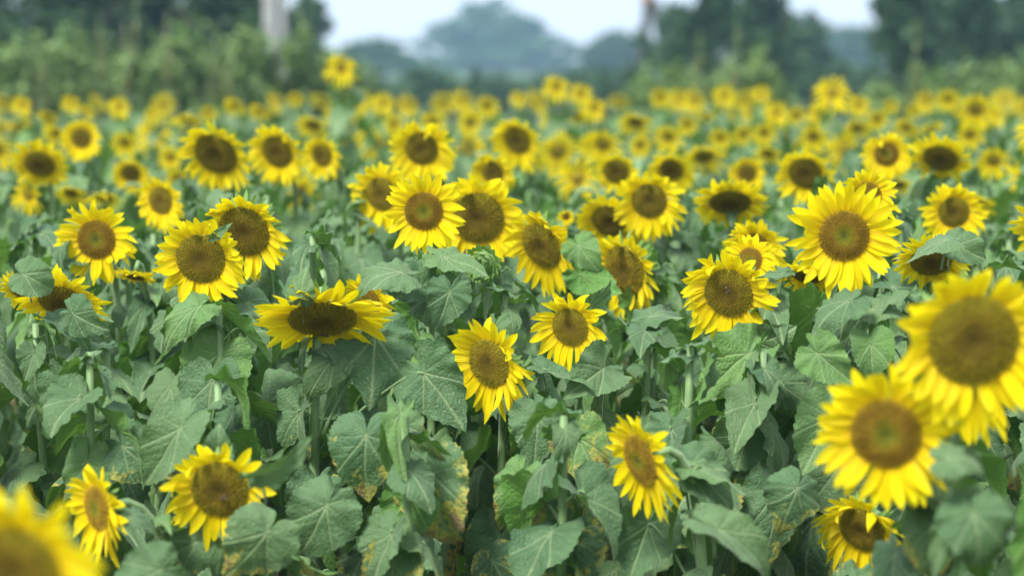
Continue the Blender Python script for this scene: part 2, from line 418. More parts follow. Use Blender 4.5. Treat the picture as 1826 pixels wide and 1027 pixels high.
NLEAF = [0]
def add_leaves(root, path, top_skip, rng, n=13, spacing=.075, big=.21, small_top=2, check=True, zmin=.25, head_r=.09, age=True):
    """leaves along the stem path, from just below the head down"""
    # path: list of world points from base to head
    lens = [0]
    for a, b in zip(path, path[1:]): lens.append(lens[-1] + (b - a).length)
    tot = lens[-1]; ph = rng.random() * 360; s = tot - top_skip
    for k in range(n):
        if s < .1: break
        i = max(j for j in range(len(lens) - 1) if lens[j] <= s); t = (s - lens[i]) / max(1e-6, lens[i + 1] - lens[i]); p = path[i].lerp(path[i + 1], t)
        if p.z < zmin: break
        if k < small_top: kind, size = 'small', rng.uniform(.08, .13)
        else:
            f = min(1, (k - small_top) / 4.0); size = big * (.55 + .40 * f) * rng.uniform(.72, 1.15); kind = 'leaf'
            if age:
                h = p.z + rng.uniform(-.12, .12)
                if h < .62: kind = 'leaf_dying' if rng.random() < .45 else 'leaf_old'
                elif h < .98 and rng.random() < .62: kind = 'leaf_old'
        for tr in range(7):
            az = ph + k * 137.5 + rng.uniform(-25, 25) + tr * 67
            ext = Vector((math.cos(R(az)), math.sin(R(az)), 0)) * size * .85 + Vector((0, 0, -.05 * size))
            if not check or clear(p + ext, size * .55): break
        else:
            s -= spacing; continue
        me = rng.choice(LEAF[kind])
        link('leaf', me, root, p - root.location, (rng.uniform(-.3, .3), rng.uniform(-.25, .3), R(az)), (size, size * rng.choice((-1, 1)) * rng.uniform(.72, 1.12), size * rng.uniform(.8, 1.5)))
        NLEAF[0] += 1
        s -= spacing * rng.uniform(.6, 1.25) * (.55 if k < 2 else 1)

def stem_path(P, n, base, neck=.34, Rm=.1):
    back = P - n * Rm * .30
    hz = Vector((n.x, n.y, 0)); down = max(0, -n.z)
    ctrl = back - n * (.075 - .02 * down) + Vector((0, 0, .0))
    low = Vector((base.x * .35 + ctrl.x * .65 - hz.x * .05, base.y * .35 + ctrl.y * .65 - hz.y * .05, P.z - neck))
    seg1 = bezier(base, Vector((base.x, base.y, P.z * .4)), low - Vector((0, 0, .25)), low, 9)
    seg2 = bezier(low, low + Vector((0, 0, neck * .55)), ctrl - n * .02 + Vector((0, 0, .02)), back, 9)
    return seg1 + seg2[1:]

LABELS = {}
def sunflower(x, y, rp, d, yaw, pitch, rd_=.5, disc='disc_olive', label=None, group='sunflowers in bloom', seed=None, sag=.14, elev=8, lean=None, nleaf=15, ragged=.1, curl=.1, big=.17, offs=.11, cup=False):
    seed = seed if seed is not None else int(x * 7 + y * 13) & 0xffff
    rng = random.Random(seed); P = at(x, y, d); Rm = 1.12 * rp / FPX * d; rd_ = rd_ * .92
    n, B3 = facing(yaw, pitch)
    bx = P.x - n.x * .16 + (rng.uniform(-.07, .07) if lean is None else lean); by = P.y - n.y * .16 + rng.uniform(0, .08)
    base = Vector((bx, by, 0))
    root = tag(link('sunflower', None, None, base), label, 'sunflower', group); root.empty_display_size = .1
    path = stem_path(P, n, base, Rm=Rm)
    mb = MB(); N = len(path)
    r1 = .0052 + .026 * Rm
    tube(mb, [p - base for p in path], [r1 * (1.55 - .55 * i / (N - 1)) for i in range(N)], 10, 0, ribs=.07)
    link('stem', mb.mesh('stem', [M['stem']]), root)
    head = link('flower_head', rng.choice(CALYX), root, P - base); head.rotation_euler = B3.to_euler(); head.scale = (Rm * rd_ / .5,) * 3
    loc_down = B3.transposed() @ Vector((0, 0, -1)); k = .5 / rd_
    if pitch > 35: sag, elev, curl = sag * .5, min(elev, -10), 0
    pm = petals_mb(seed + 5, rd_, rng.randint(26, 31), rng.randint(21, 26), tuple(loc_down), sag, elev, curl=curl, ragged=ragged)
    po = link('petal_ring', pm.mesh('petal_ring', [M['petal']]), head, scale=k)
    dz = .02
    link('seed_disc', rng.choice(DISC[disc]), head, (0, 0, dz * k), (0, 0, rng.uniform(0, 6)), (rd_ * k, rd_ * k, rd_ * k))
    return root, path, rng, dict(n=nleaf, big=big, top=offs)

# ---------------------------------------------------------------- far plants: one mesh per variant, copies share it
def tube_simple(mb, pts, rads, mi): tube(mb, pts, rads, 5, mi)
HS = [.118, .148, .128, .165, .138]
FARMATS = [M['petal'], M['disc_olive'], M['bract'], M['stem'], M['leaf']]
def far_variant(seed, yaw, pitch, rd_=.45, headless=False):
    rg = random.Random(seed); mb = MB(); n, B3 = facing(yaw, pitch); H = 1.5
    if not headless:
        Mx = Matrix.Translation((0, 0, H)) @ B3.to_4x4() @ Matrix.Scale(HS[seed % 5], 4)
        ld = B3.transposed() @ Vector((0, 0, -1))
        mb.merge(petals_mb(seed, rd_, 17, 14, tuple(ld), .12, 8, ns=5, ragged=.12), Mx, {0: 0})
        d = MB(); V = []; C = []
        for i in range(6):
            for k in range(16):
                q = i / 5; t = k * math.pi / 8; V.append((rd_ * q * math.cos(t), rd_ * q * math.sin(t), .03 + .07 * (1 - q * q))); C.append((q, rg.random() * .5, rg.random() * .5))
        d.add(V, grid_faces(6, 16, True), C, 0); mb.merge(d, Mx, {0: 1})
        c = MB(); prof = [(rd_ * 1.25, -.03), (rd_, -.06), (rd_ * .6, -.18), (.07, -.3)]
        c.add([(r * math.cos(k * math.pi / 6), r * math.sin(k * math.pi / 6), z) for r, z in prof for k in range(12)], [tuple(reversed(f)) for f in grid_faces(4, 12, True)]); mb.merge(c, Mx, {0: 2})
    P = Vector((0, 0, H)); path = stem_path(P, n, Vector((-n.x * .16, -n.y * .16, -.1)), Rm=.11)
    tube_simple(mb, path, [.014] * 9 + [.010] * (len(path) - 9), 3)
    nl = rg.randint(9, 12)
    for k in range(nl):
        z = H - .12 - k * .085; az = k * 137.5 + rg.uniform(-25, 25) + seed * 50; sz = rg.uniform(.17, .25) * (.6 if k < 2 else 1)
        p = path[8].copy() if z > path[8].z else Vector((path[4].x, path[4].y, z)); p.z = z
        Mx = Matrix.Translation(p) @ Euler((rg.uniform(-.3, .3), rg.uniform(-.3, .3), R(az))).to_matrix().to_4x4() @ Matrix.Scale(sz, 4)
        mb.merge(rg.choice(LOWLEAF), Mx, {0: 4, 1: 3})
    return mb
FV = [(s, -y, p) for s, (y, p) in enumerate([(0, 5), (25, 15), (-20, 10), (45, 20), (10, 45), (-40, 15), (30, 40), (5, 25), (60, 25), (-10, 60)])]
FARMB = [far_variant(600 + s, y, p, .25 + .024 * (s % 5)) for s, y, p in FV]
FARME = [m.mesh('sunflower_plant', FARMATS) for m in FARMB]
def far_pick(yaw, pitch, rng):
    return min(range(len(FV)), key=lambda i: abs(FV[i][1] - yaw) + abs(FV[i][2] - pitch) + rng.random() * 10)
def far_flower(x, y, rp, d, yaw, pitch, label, group='sunflowers in the far rows'):
    rng = random.Random(int(x * 11 + y * 3)); i = far_pick(yaw, pitch, rng); P = at(x, y, d); Rm = rp / FPX * d
    s = Rm / HS[i % 5]; o = link('sunflower', FARME[i], None, (P.x, P.y, P.z - 1.5 * s), (0, 0, R(yaw - FV[i][1])), s)
    return tag(o, label, 'sunflower', group)
# ------------------------------------------------------------------ the flowers one can name
DR, DO = 'disc_ring', 'disc_olive'
G1 = 'sharp sunflowers in bloom'; G2 = 'blurred near sunflowers'; G3 = 'sunflowers behind the focus'
MAIN = {
 'pair_front': (192, 272, 47, 5.55, 8, 12, .56, DO, 'large sunflower with round brown disc, front one of the overlapping left pair', dict(offs=.10, sag=.1)),
 'pair_back': (238, 243, 46, 5.85, 14, 20, .60, DO, 'spiky petalled sunflower half hidden behind its twin, small leaf across its disc', dict(elev=16, seed=77)),
 'nodding': (320, 334, 68, 5.35, -4, 56, .52, DO, 'nodding sunflower with wide oval dark disc and spread drooping petals, bee at its edge', dict(sag=.24, elev=-12, ragged=.2, big=.2, seed=31)),
 'tucked': (368, 318, 33, 5.9, 32, 12, .5, DR, 'small sunflower tucked behind the right shoulder of the big nodding flower', {}),
 'crown': (427, 222, 42, 5.7, 2, 6, .48, DR, 'upright round sunflower with orange brown ring and greenish middle, clear of leaves', dict(sag=.06, lean=.01)),
 'crown_back': (484, 229, 50, 6.5, 8, 14, .56, DO, 'soft olive disc sunflower close behind the upright ringed one', {}),
 'tilted_oval': (552, 258, 45, 6.3, 42, 22, .56, DO, 'side turned sunflower with long oval disc and double row of petals beside the green bud', dict(sag=.22, elev=-5)),
 'leaf_masked': (640, 284, 46, 6.5, 44, 14, .58, DO, 'sunflower with curled petals over its disc and bright green leaf across its lower left', dict(elev=14, ragged=.3)),
 'centre_low': (497, 382, 52, 5.4, 38, 12, .50, DO, 'crisp sunflower with pointed petals leaning on slanting stem, lower of the middle two', dict(lean=.03, sag=.1)),
 'centre_high': (582, 344, 43, 5.5, 26, 10, .48, DO, 'crisp small sunflower with speckled brown disc, upper of the middle two', dict(lean=.02, elev=10)),
 'bee_flower': (749, 308, 53, 5.45, 24, 16, .50, DO, 'sunflower with a bee on its disc and ragged petals curling at upper right', dict(ragged=.25, lean=.0)),
 'bee_flower_back': (771, 274, 30, 5.62, 20, -8, .45, DR, 'small sunflower head peeping out behind the bee carrying one', {}),
 'right_behind': (776, 259, 34, 6.4, 10, 15, .42, DR, 'half hidden soft sunflower behind the ragged bee carrying flower', {}),
 'tallest_right': (870, 248, 58, 5.2, 0, 4, .46, DR, 'big full sunflower facing straight out with green heart in ringed disc, thick upright stem', dict(sag=.06, lean=0.02, big=.23, offs=.12, seed=5)),
 'tallest_right_back': (895, 206, 33, 6.0, 8, 5, .44, DR, 'sunflower peeking over the upper right of the full straight facing flower', {}),
 'lying': (832, 290, 34, 5.75, 20, 62, .46, DO, 'drooping sunflower showing a thin dark disc under left side of the full flower', dict(sag=.2)),
 'right_round': (986, 223, 34, 7.0, 4, 10, .47, DO, 'round soft edged sunflower near right edge above the leaf covered head', {}),
 'right_leafed': (962, 274, 38, 5.75, 6, 42, .56, DO, 'sunflower under a grey green leaf near right edge with brown disc looking down', dict(elev=10, sag=.2)),
 'right_giant': (1006, 358, 80, 4.0, -4, 8, .60, DO, 'largest blurred sunflower cut by the right edge with wide olive disc', dict(sag=.10)),
 'right_giant_under': (990, 398, 66, 4.3, 0, 22, .45, DO, 'sunflower whose petals hang out below and left of the largest blurred head', {}),
 'right_blur': (915, 456, 72, 4.1, 18, 8, .52, DR, 'big blurred sunflower with ringed disc, lower left of the largest blurred head', dict(sag=.08, lean=.10, seed=64)),
 'low_right': (890, 557, 54, 5.0, 36, 24, .48, DO, 'twisted sunflower with folded petals under the big blurred ringed flower', dict(ragged=.35, sag=.26)),
 'side_low': (657, 484, 56, 4.75, 60, 14, .50, DR, 'sunflower turned almost side on, petals streaming left, low in the middle', dict(elev=-6, sag=.16)),
 'left_low': (212, 515, 58, 4.75, 9, 16, .54, DO, 'large low sunflower with dark olive disc and uneven petals over a yellowing leaf', dict(ragged=.3, sag=.12, seed=91)),
 'left_narrow': (84, 535, 51, 4.65, 50, 5, .47, DR, 'narrow sunflower turned right with green centred orange disc, low at left', dict(elev=5)),
 'corner': (-4, 602, 100, 2.95, 8, 8, .50, DO, 'very blurred yellow sunflower cut off by the lower left of the picture', {}),
 'left_ring': (82, 252, 42, 6.3, 6, 6, .49, DR, 'round sunflower with green dot in ringed disc near the left edge', dict(sag=.06)),
 'left_leafed': (46, 317, 46, 5.6, 10, 44, .55, DO, 'drooping sunflower behind a heart leaf by the left edge, dark disc', dict(sag=.22)),
 'left_scrap': (122, 291, 22, 6.2, 25, 68, .45, DR, 'orange fringe of a downturned sunflower below the round left ringed one', {}),
 'left_edge_bit': (2, 305, 26, 5.9, 20, 40, .45, DO, 'sunflower sliver at the very left edge beside the leaf covered drooping head', {}),
 'bent_left': (208, 161, 41, 7.9, 20, 30, .58, DO, 'large soft sunflower with wide tilted olive disc, above the overlapping left pair', dict(ragged=.2)),
 'bent_left_next': (273, 159, 34, 8.3, 24, 22, .52, DO, 'soft sunflower just right of the wide tilted one, oval dark disc', {}),
 'bent_left_third': (320, 163, 24, 8.8, 25, 15, .5, DO, 'smaller soft sunflower at right end of the three tilted ones', {}),
 'mid_round': (425, 156, 35, 7.9, 10, 16, .50, DO, 'soft round sunflower directly above the upright ringed one', {}),
 'mid_left': (383, 204, 36, 7.2, 24, 10, .5, DO, 'soft sunflower showing only left half behind the upright ringed one', {}),
 'mid_small': (500, 181, 24, 8.4, 20, 18, .5, DO, 'small soft sunflower above the olive disc flower with leaf over it', {}),
 'mid_tilt': (526, 147, 30, 9.3, 30, 24, .50, DO, 'soft sunflower tilted right with pointed oval disc, above centre', {}),
 'right_mid': (665, 211, 37, 7.1, 10, 14, .50, DO, 'soft round brown disc sunflower right of centre in second row', {}),
 'flat_oval': (750, 212, 38, 7.3, 4, 54, .56, DO, 'nodding soft sunflower with flat black oval disc in second row', dict(sag=.2)),
 'centre_shade': (624, 232, 36, 7.2, 22, 32, .55, DO, 'downturned sunflower half covered by leaves left of the round brown disc one', {}),
 'tiny_bud_flower': (577, 228, 9, 6.9, 0, 10, .4, DR, 'tiny half open sunflower between the side turned one and the leaves', {}),
 'hid_disc': (630, 180, 22, 8.4, 10, 22, .6, DO, 'dark disc sunflower mostly hidden behind leaf above right of centre', {}),
 'row_a': (688, 178, 25, 8.8, 15, 30, .5, DO, 'soft small sunflower touching top of the round brown disc one', {}),
 'row_b': (830, 182, 32, 7.9, 22, 26, .55, DO, 'soft tilted sunflower with notched olive disc left of full straight facing flower', {}),
 'row_c': (915, 162, 26, 8.3, 8, 8, .50, DR, 'upright oval soft sunflower with reddish disc above the full straight facing one', {}),
 'row_d': (972, 166, 33, 7.9, 26, 44, .55, DO, 'soft ragged sunflower bent over with leaf arching across it, upper right', dict(ragged=.3)),
 'row_e': (768, 182, 20, 9.3, 10, 14, .5, DO, 'small soft sunflower above the flat oval disc one', {}),
 'row_f': (150, 211, 28, 7.5, 26, 8, .52, DO, 'soft sunflower between the round left ringed one and the overlapping pair', {}),
 'row_g': (22, 172, 31, 8.5, 8, 36, .52, DO, 'soft nodding sunflower at the left edge, dark disc under fringe', {}),
 'row_h': (66, 145, 22, 9.8, 4, 8, .5, DO, 'small round soft sunflower with neat dark disc, upper left', {}),
 'row_i': (118, 182, 20, 9.5, 6, 24, .5, DO, 'small soft sunflower left of the soft side turned one, upper left', {}),
}
for k, v in list(MAIN.items()): MAIN[k] = v[:4] + (-v[4],) + v[5:]
for k, v in MAIN.items(): HEADS.append((v[0], v[1], v[2], v[3]))
# ---- the far rows: x, y, radius, depth, yaw, pitch
FAR = [(858, 97, 21, 12.6, 8, 5, 'tallest sunflower of the far right rows, oval, standing against blue trees'),
 (846, 119, 16, 13, 20, 20, 'blurred sunflower hanging right below the tall oval far right one'),
 (340, 71, 19, 12.2, 18, 5, 'lone tall sunflower standing above the far rows in front of the bushes'),
 (567, 91, 16, 13.2, 20, 10, 'blurred sunflower standing out against the hazy gap between trees'),
 (593, 98, 14, 14, 20, 15, 'blurred sunflower just right of the one in the tree gap'),
 (607, 113, 15, 13, 25, 25, 'blurred sunflower below right of the one in the tree gap'),
 (384, 108, 14, 14, 0, 5, 'blurred round sunflower right below the lone tall one'),
 (744, 100, 14, 14.5, 0, 5, 'blurred round sunflower under the right hand trees, tiny disc'),
 (783, 98, 11, 15.5, 0, 10, 'tiny blurred sunflower right of the tiny disc one'),
 (799, 118, 15, 13.5, 10, 8, 'blurred sunflower between the tiny disc one and tall oval one'),
 (676, 101, 12, 15, 0, 20, 'tiny blurred sunflower beneath the wooden pole'),
 (650, 128, 20, 12, 15, 40, 'blurred bent sunflower low under the wooden pole'),
 (616, 151, 22, 10.6, 10, 22, 'blurred wide sunflower above the hidden dark disc one'),
 (602, 152, 16, 11.2, -20, 22, 'blurred sunflower overlapping the left of the wide one'),
 (476, 128, 16, 12, -20, 20, 'blurred sunflower left of the tilted one above centre'),
 (494, 110, 14, 14, 10, 30, 'blurred sunflower in the far heap above centre'),
 (527, 103, 10, 14.5, 25, 0, 'blurred thin sunflower turned side on, far centre'),
 (437, 128, 16, 11.5, 20, 30, 'blurred sunflower peeking over the soft round one'),
 (980, 103, 14, 13.5, 10, 25, 'blurred sunflower left in the far right heap'),
 (1009, 114, 23, 12, 8, 20, 'blurred large sunflower in the far right heap'),
 (1003, 141, 16, 11, 10, 30, 'blurred sunflower below the far right heap'),
 (1030, 122, 12, 12, 10, 10, 'blurred sunflower at right edge of the far right heap'),
 (722, 164, 25, 10.2, 0, 45, 'blurred flat sunflower between two small disc ones, right of centre'),
 (740, 144, 14, 12.2, 20, 30, 'blurred tiny sunflower above the flat far one'),
 (786, 139, 14, 12, 10, 20, 'blurred sunflower above the notched olive disc one'),
 (764, 140, 13, 12.4, -5, 25, 'blurred sunflower left of the pair below tiny disc one'),
 (685, 143, 18, 11, 20, 25, 'blurred sunflower above the soft small one right of centre'),
 (884, 134, 16, 12, 10, 45, 'blurred bent sunflower under the tall oval one'),
 (905, 124, 13, 13, 0, 30, 'blurred sunflower right under the tall oval one'),
 (936, 133, 16, 12, 25, 50, 'blurred wide flat sunflower in the far right rows'),
 (962, 133, 15, 12, -20, 50, 'blurred sunflower beside the wide flat far right one'),
 (943, 115, 9, 15, 0, 20, 'tiny blurred sunflower between far right heap and tall oval one'),
 (886, 110, 13, 14.5, 20, 0, 'blurred pale sunflower leaning on the tall oval one'),
 (1028, 168, 20, 9.6, 10, 30, 'blurred sunflower half out at the right edge, second row'),
 (928, 194, 16, 9.2, 10, 45, 'blurred sunflower under the upright oval one'),
 (838, 143, 18, 11.4, 10, 30, 'blurred sunflower column below the tall oval one'),
 (790, 161, 16, 10.8, 20, 40, 'blurred sunflower with pale leaf over disc, upper right'),
 (106, 112, 13, 12.5, 0, 5, 'blurred bright sunflower in the far left rows'),
 (55, 108, 11, 13.5, 20, 10, 'blurred small sunflower above the neat dark disc one'),
 (4, 110, 13, 12.8, 25, 10, 'blurred sunflower at left edge of the far rows'),
 (141, 120, 9, 13.5, 20, 5, 'blurred narrow sunflower right of the bright far left one'),
 (112, 149, 17, 10.8, 10, 20, 'blurred sunflower right of the neat dark disc one'),
 (40, 140, 18, 10.6, 25, 30, 'blurred sunflower left of the neat dark disc one'),
 (228, 110, 14, 13.5, 20, 40, 'blurred sunflower above the wide tilted olive disc one'),
 (254, 116, 13, 13.2, 20, 30, 'blurred sunflower above the gap of the tilted ones'),
 (291, 103, 9, 15, 0, 30, 'tiny blurred sunflower left below the lone tall one'),
 (310, 131, 20, 11, 20, 55, 'blurred flat sunflower above the smaller tilted one'),
 (332, 120, 12, 12.8, 10, 20, 'blurred sunflower right under the lone tall one'),
 (178, 125, 18, 11.5, 0, 60, 'blurred flat sunflower touching top of wide tilted one'),
 (160, 165, 14, 10.2, -10, 20, 'blurred sunflower hugging the left of the wide tilted one'),
 (168, 187, 15, 9.6, 10, 20, 'blurred sunflower below left of the wide tilted one'),
 (90, 208, 22, 8.8, 0, 60, 'blurred fringe of petals above the round left ringed one'),
 (55, 203, 18, 8.8, 10, 60, 'blurred low sunflower above the left edge drooping ones'),
 (10, 205, 20, 8.6, 30, 20, 'blurred sunflower half out at the left edge, second row'),
 (395, 130, 12, 12.5, -20, 30, 'blurred sunflower left above the soft round one'),
 (365, 133, 10, 13, 10, 20, 'tiny blurred sunflower between lone tall one and soft round one'),
 (590, 122, 12, 13.5, 0, 45, 'blurred sunflower far right of the tilted one above centre'),
 (560, 128, 11, 13.8, 20, 20, 'tiny blurred sunflower above the side turned one'),
 (542, 170, 15, 9.8, 10, 60, 'blurred fringe below the tilted one above centre'),
 (655, 152, 14, 11, -20, 25, 'blurred sunflower between the wide one and soft small one'),
 (705, 130, 12, 13, 10, 30, 'tiny blurred sunflower left below the tiny disc one'),
 (725, 121, 11, 13.8, -10, 40, 'tiny blurred sunflower under left of the tiny disc one'),
 (820, 120, 12, 13.8, -10, 30, 'tiny blurred sunflower left of the hanging far right one'),
 (920, 110, 9, 15.5, 15, 25, 'tiny blurred sunflower in front of the yellow weed spire'),
 (1010, 215, 20, 8.6, 0, 50, 'blurred fringe behind the round soft edged right one'),
 (70, 118, 10, 13.8, -10, 20, 'tiny blurred sunflower in the left far rows'),
 (30, 122, 12, 13, 10, 40, 'small blurred sunflower in the left far rows by the edge'),
 (200, 118, 10, 14, 0, 30, 'tiny blurred sunflower left of the far tilted rows'),
]
FAR = [(f[0], f[1], f[2] * 1.15, f[3]) + (-f[4],) + f[5:] for f in FAR]
for f in FAR: HEADS.append(f[:4])
HEADS.append((492, 276, 17, 5.75))
# ---- the field goes on to the right of and below the picture area
XT = []
rx = random.Random(2024)
def taken(x, y, r, d, k=.85):
    return any(math.hypot(x - a, y - b) < (r + c) * k for a, b, c, e in HEADS)
def in_photo(x, y, r): return x - r < 1036 and y - r * .9 < 636
def side(dmin, dmax, n, keep, x0, x1, group, hz=(1.28, 1.66), yr=None):
    out = []; tries = 0
    while len(out) < n and tries < n * 60:
        tries += 1
        d = math.sqrt(rx.uniform(dmin ** 2, dmax ** 2)); x = rx.uniform(x0, x1); Rm = rx.uniform(.085, .125)
        z = rx.uniform(*hz); a = at(x, 0, d); c = math.cos(PITCH); s = math.sin(PITCH)
        yy = (-(z - HC) / c - d * math.tan(PITCH)) ; y = CY - ((z - HC + d * math.sin(PITCH)) / c) / d * FPX
        rp = Rm / d * FPX
        if y > 1027 + rp * .6 or y < 62: continue
        if in_photo(x, y, rp): continue
        if taken(x, y, rp, d, keep): continue
        yaw = rx.gauss(-14, 20); pitch = abs(rx.gauss(18, 18))
        HEADS.append((x, y, rp, d)); out.append((x, y, rp, d, yaw, pitch))
    return out
SIDE_NEAR = side(4.4, 7.2, 4, .95, 1080, 1200, G1, (1.2, 1.6))
SIDE_MID = side(7.2, 10, 6, .72, 1050, 1200, G3, (1.35, 1.68))
SIDE_FAR = side(10, 17, 12, .55, 1045, 1200, G3, (1.42, 1.70))

BAND = []
rb_ = random.Random(41)
for t in range(3000):
    if len(BAND) >= 150: break
    u = rb_.random(); y = 104 + 62 * u ** 1.15; d = 22.5 - 11.5 * (y - 104) / 62 + rb_.uniform(-.8, .8); x = rb_.uniform(-30, 1070); r = rb_.uniform(.125, .165) / d * FPX
    if any(math.hypot(x - a, y - b) < (.95 * c + .35 * r if e < d else .5 * c + .4 * r) for a, b, c, e in HEADS): continue
    HEADS.append((x, y, r * .6, d)); BAND.append((x, y, r, d, rb_.gauss(-14, 20), abs(rb_.gauss(22, 18))))
for t in range(4000):
    if len(BAND) >= 205: break
    y = rb_.uniform(128, 200); d = 13 - 5.0 * (y - 128) / 72 + rb_.uniform(-.5, .5); x = rb_.uniform(-30, 1070); r = rb_.uniform(.105, .14) / d * FPX
    if any(math.hypot(x - a, y - b) < (.98 * c + .55 * r if e < d else .75 * c + .75 * r) for a, b, c, e in HEADS): continue
    HEADS.append((x, y, r * .7, d)); BAND.append((x, y, r, d, rb_.gauss(-22, 26), abs(rb_.gauss(36, 20))))
PL = {}
for key, (x, y, r, d, yaw, pit, rd_, dk, lab, kw) in MAIN.items():
    g = G2 if d < 4.5 else (G1 if d < 6.6 else G3)
    PL[key] = sunflower(x, y, r, d, yaw, pit, rd_, dk, lab, g, **kw)
for f in FAR: far_flower(*f)
for b in BAND: far_flower(*b, 'small blurred sunflower packed into the far yellow band below the trees', 'sunflowers of the far yellow band')
def where(x, y):
    v = 'upper' if y < 330 else ('lower' if y > 700 else 'middle')
    return v
SIDE_PL = []
def ORD(n): return str(n) + ('th' if 10 < n % 100 < 14 else {1: 'st', 2: 'nd', 3: 'rd'}.get(n % 10, 'th'))
used = {}
TRAITS = ['long pointed', 'short rounded', 'ragged', 'dense', 'sparse', 'wavy', 'curled', 'even']
LM = {'right_giant': 'the largest blurred sunflower', 'right_round': 'the round soft edged sunflower', 'low_right': 'the twisted sunflower', 'side_low': 'the side turned low sunflower', 'left_low': 'the large low sunflower', 'left_narrow': 'the narrow low sunflower', 'corner': 'the very blurred corner sunflower'}
for i, (x, y, r, d, yaw, pit) in enumerate(SIDE_NEAR):
    near = sorted((k for k in range(len(SIDE_NEAR)) if k != i), key=lambda k: abs(SIDE_NEAR[k][0] - x))
    rank = sum(1 for q in SIDE_NEAR if q[0] < x) + 1
    look = 'nodding' if pit > 32 else ('right facing' if yaw > 12 else ('left facing' if yaw < -16 else 'open faced'))
    blur = 'blurred' if d < 4.2 else 'crisp'
    lab = f'{blur} {look} sunflower with {TRAITS[i % 8]} petals, {ORD(rank)} from left beyond the main group'
    SIDE_PL.append(sunflower(x, y, r, d, yaw, pit, rx.uniform(.46, .56), rx.choice((DR, DO, DO)), lab, G2 if d < 4.2 else G1, ragged=rx.uniform(.08, .3), elev=rx.uniform(-4, 14)))
for i, (x, y, r, d, yaw, pit) in enumerate(SIDE_MID + SIDE_FAR):
    far_flower(x, y, r, d, yaw, pit, 'soft sunflower massed in the far rows on the right', 'sunflowers massed in the right hand rows')

# ------------------------------------------------------------------ leaves one can name, placed blade by blade
FLAT = [leaf_mb(700 + i, pitch=0, petiole=0.0) for i in range(1)]
def blade_only(seed, narrow, nth=120, nr=24):
    mb = leaf_mb(seed, nth, nr, pitch=0, petiole=0.001, narrow=narrow); o = MB()
    n = nth * nr; o.add(mb.v[0], mb.f[:(nr - 1) * nth], mb.c[0], 0); return o
def feat(key, x, y, d, L, ang, tilt=20, roll=0, kind='leaf', narrow=1.0, down=.0):
    root, path, rng, _ = PL[key]
    J = at(x, y, d); a = R(ang); t0 = Vector((math.cos(a), 0, -math.sin(a))); tw = Vector((0, -1, 0))
    tl = R(tilt); t = t0 * math.cos(tl) + tw * math.sin(tl); nn = tw * math.cos(tl) - t0 * math.sin(tl)
    nn = Matrix.Rotation(R(roll), 3, t) @ nn; yy = nn.cross(t)
    size = L / FPX * d / max(.6, math.cos(tl)) * .95
    B = Matrix((t, yy, nn)).transposed().to_4x4(); B.translation = J - root.location
    mb = MB(); mb.merge(blade_only(int(x * 3 + y), narrow))
    cand = [p for p in path[:9] if .15 < p.z]
    sp = min(cand, key=lambda p: (p - (J - Vector((0, 0, .06)))).length)
    if (sp - J).length > .32: sp = min(cand, key=lambda p: (p - J).length)
    if (sp - J).length > .42 or not all(clear(sp.lerp(J, q), .004, slack=1.0) for q in (.2, .45, .7, .85)): sp = J + Vector((0, .07, -.07))
    Bs = B @ Matrix.Scale(size, 4); A = Bs.inverted() @ (sp - root.location)
    pts = bezier(A, A * .6 + Bs.to_3x3().inverted() @ Vector((0, 0, .03)), Vector((-.18, 0, -.05)), Vector((.02, 0, -.015)), 9)
    tube(mb, pts, [.022] * 4 + [.018] * 4 + [.010], 6, 1, (.3, 0, 0))
    o = link('leaf', mb.mesh('leaf_blade', [M[kind], M['stem']]), root); o.location = B.translation; o.rotation_euler = B.to_euler(); o.scale = (size,) * 3
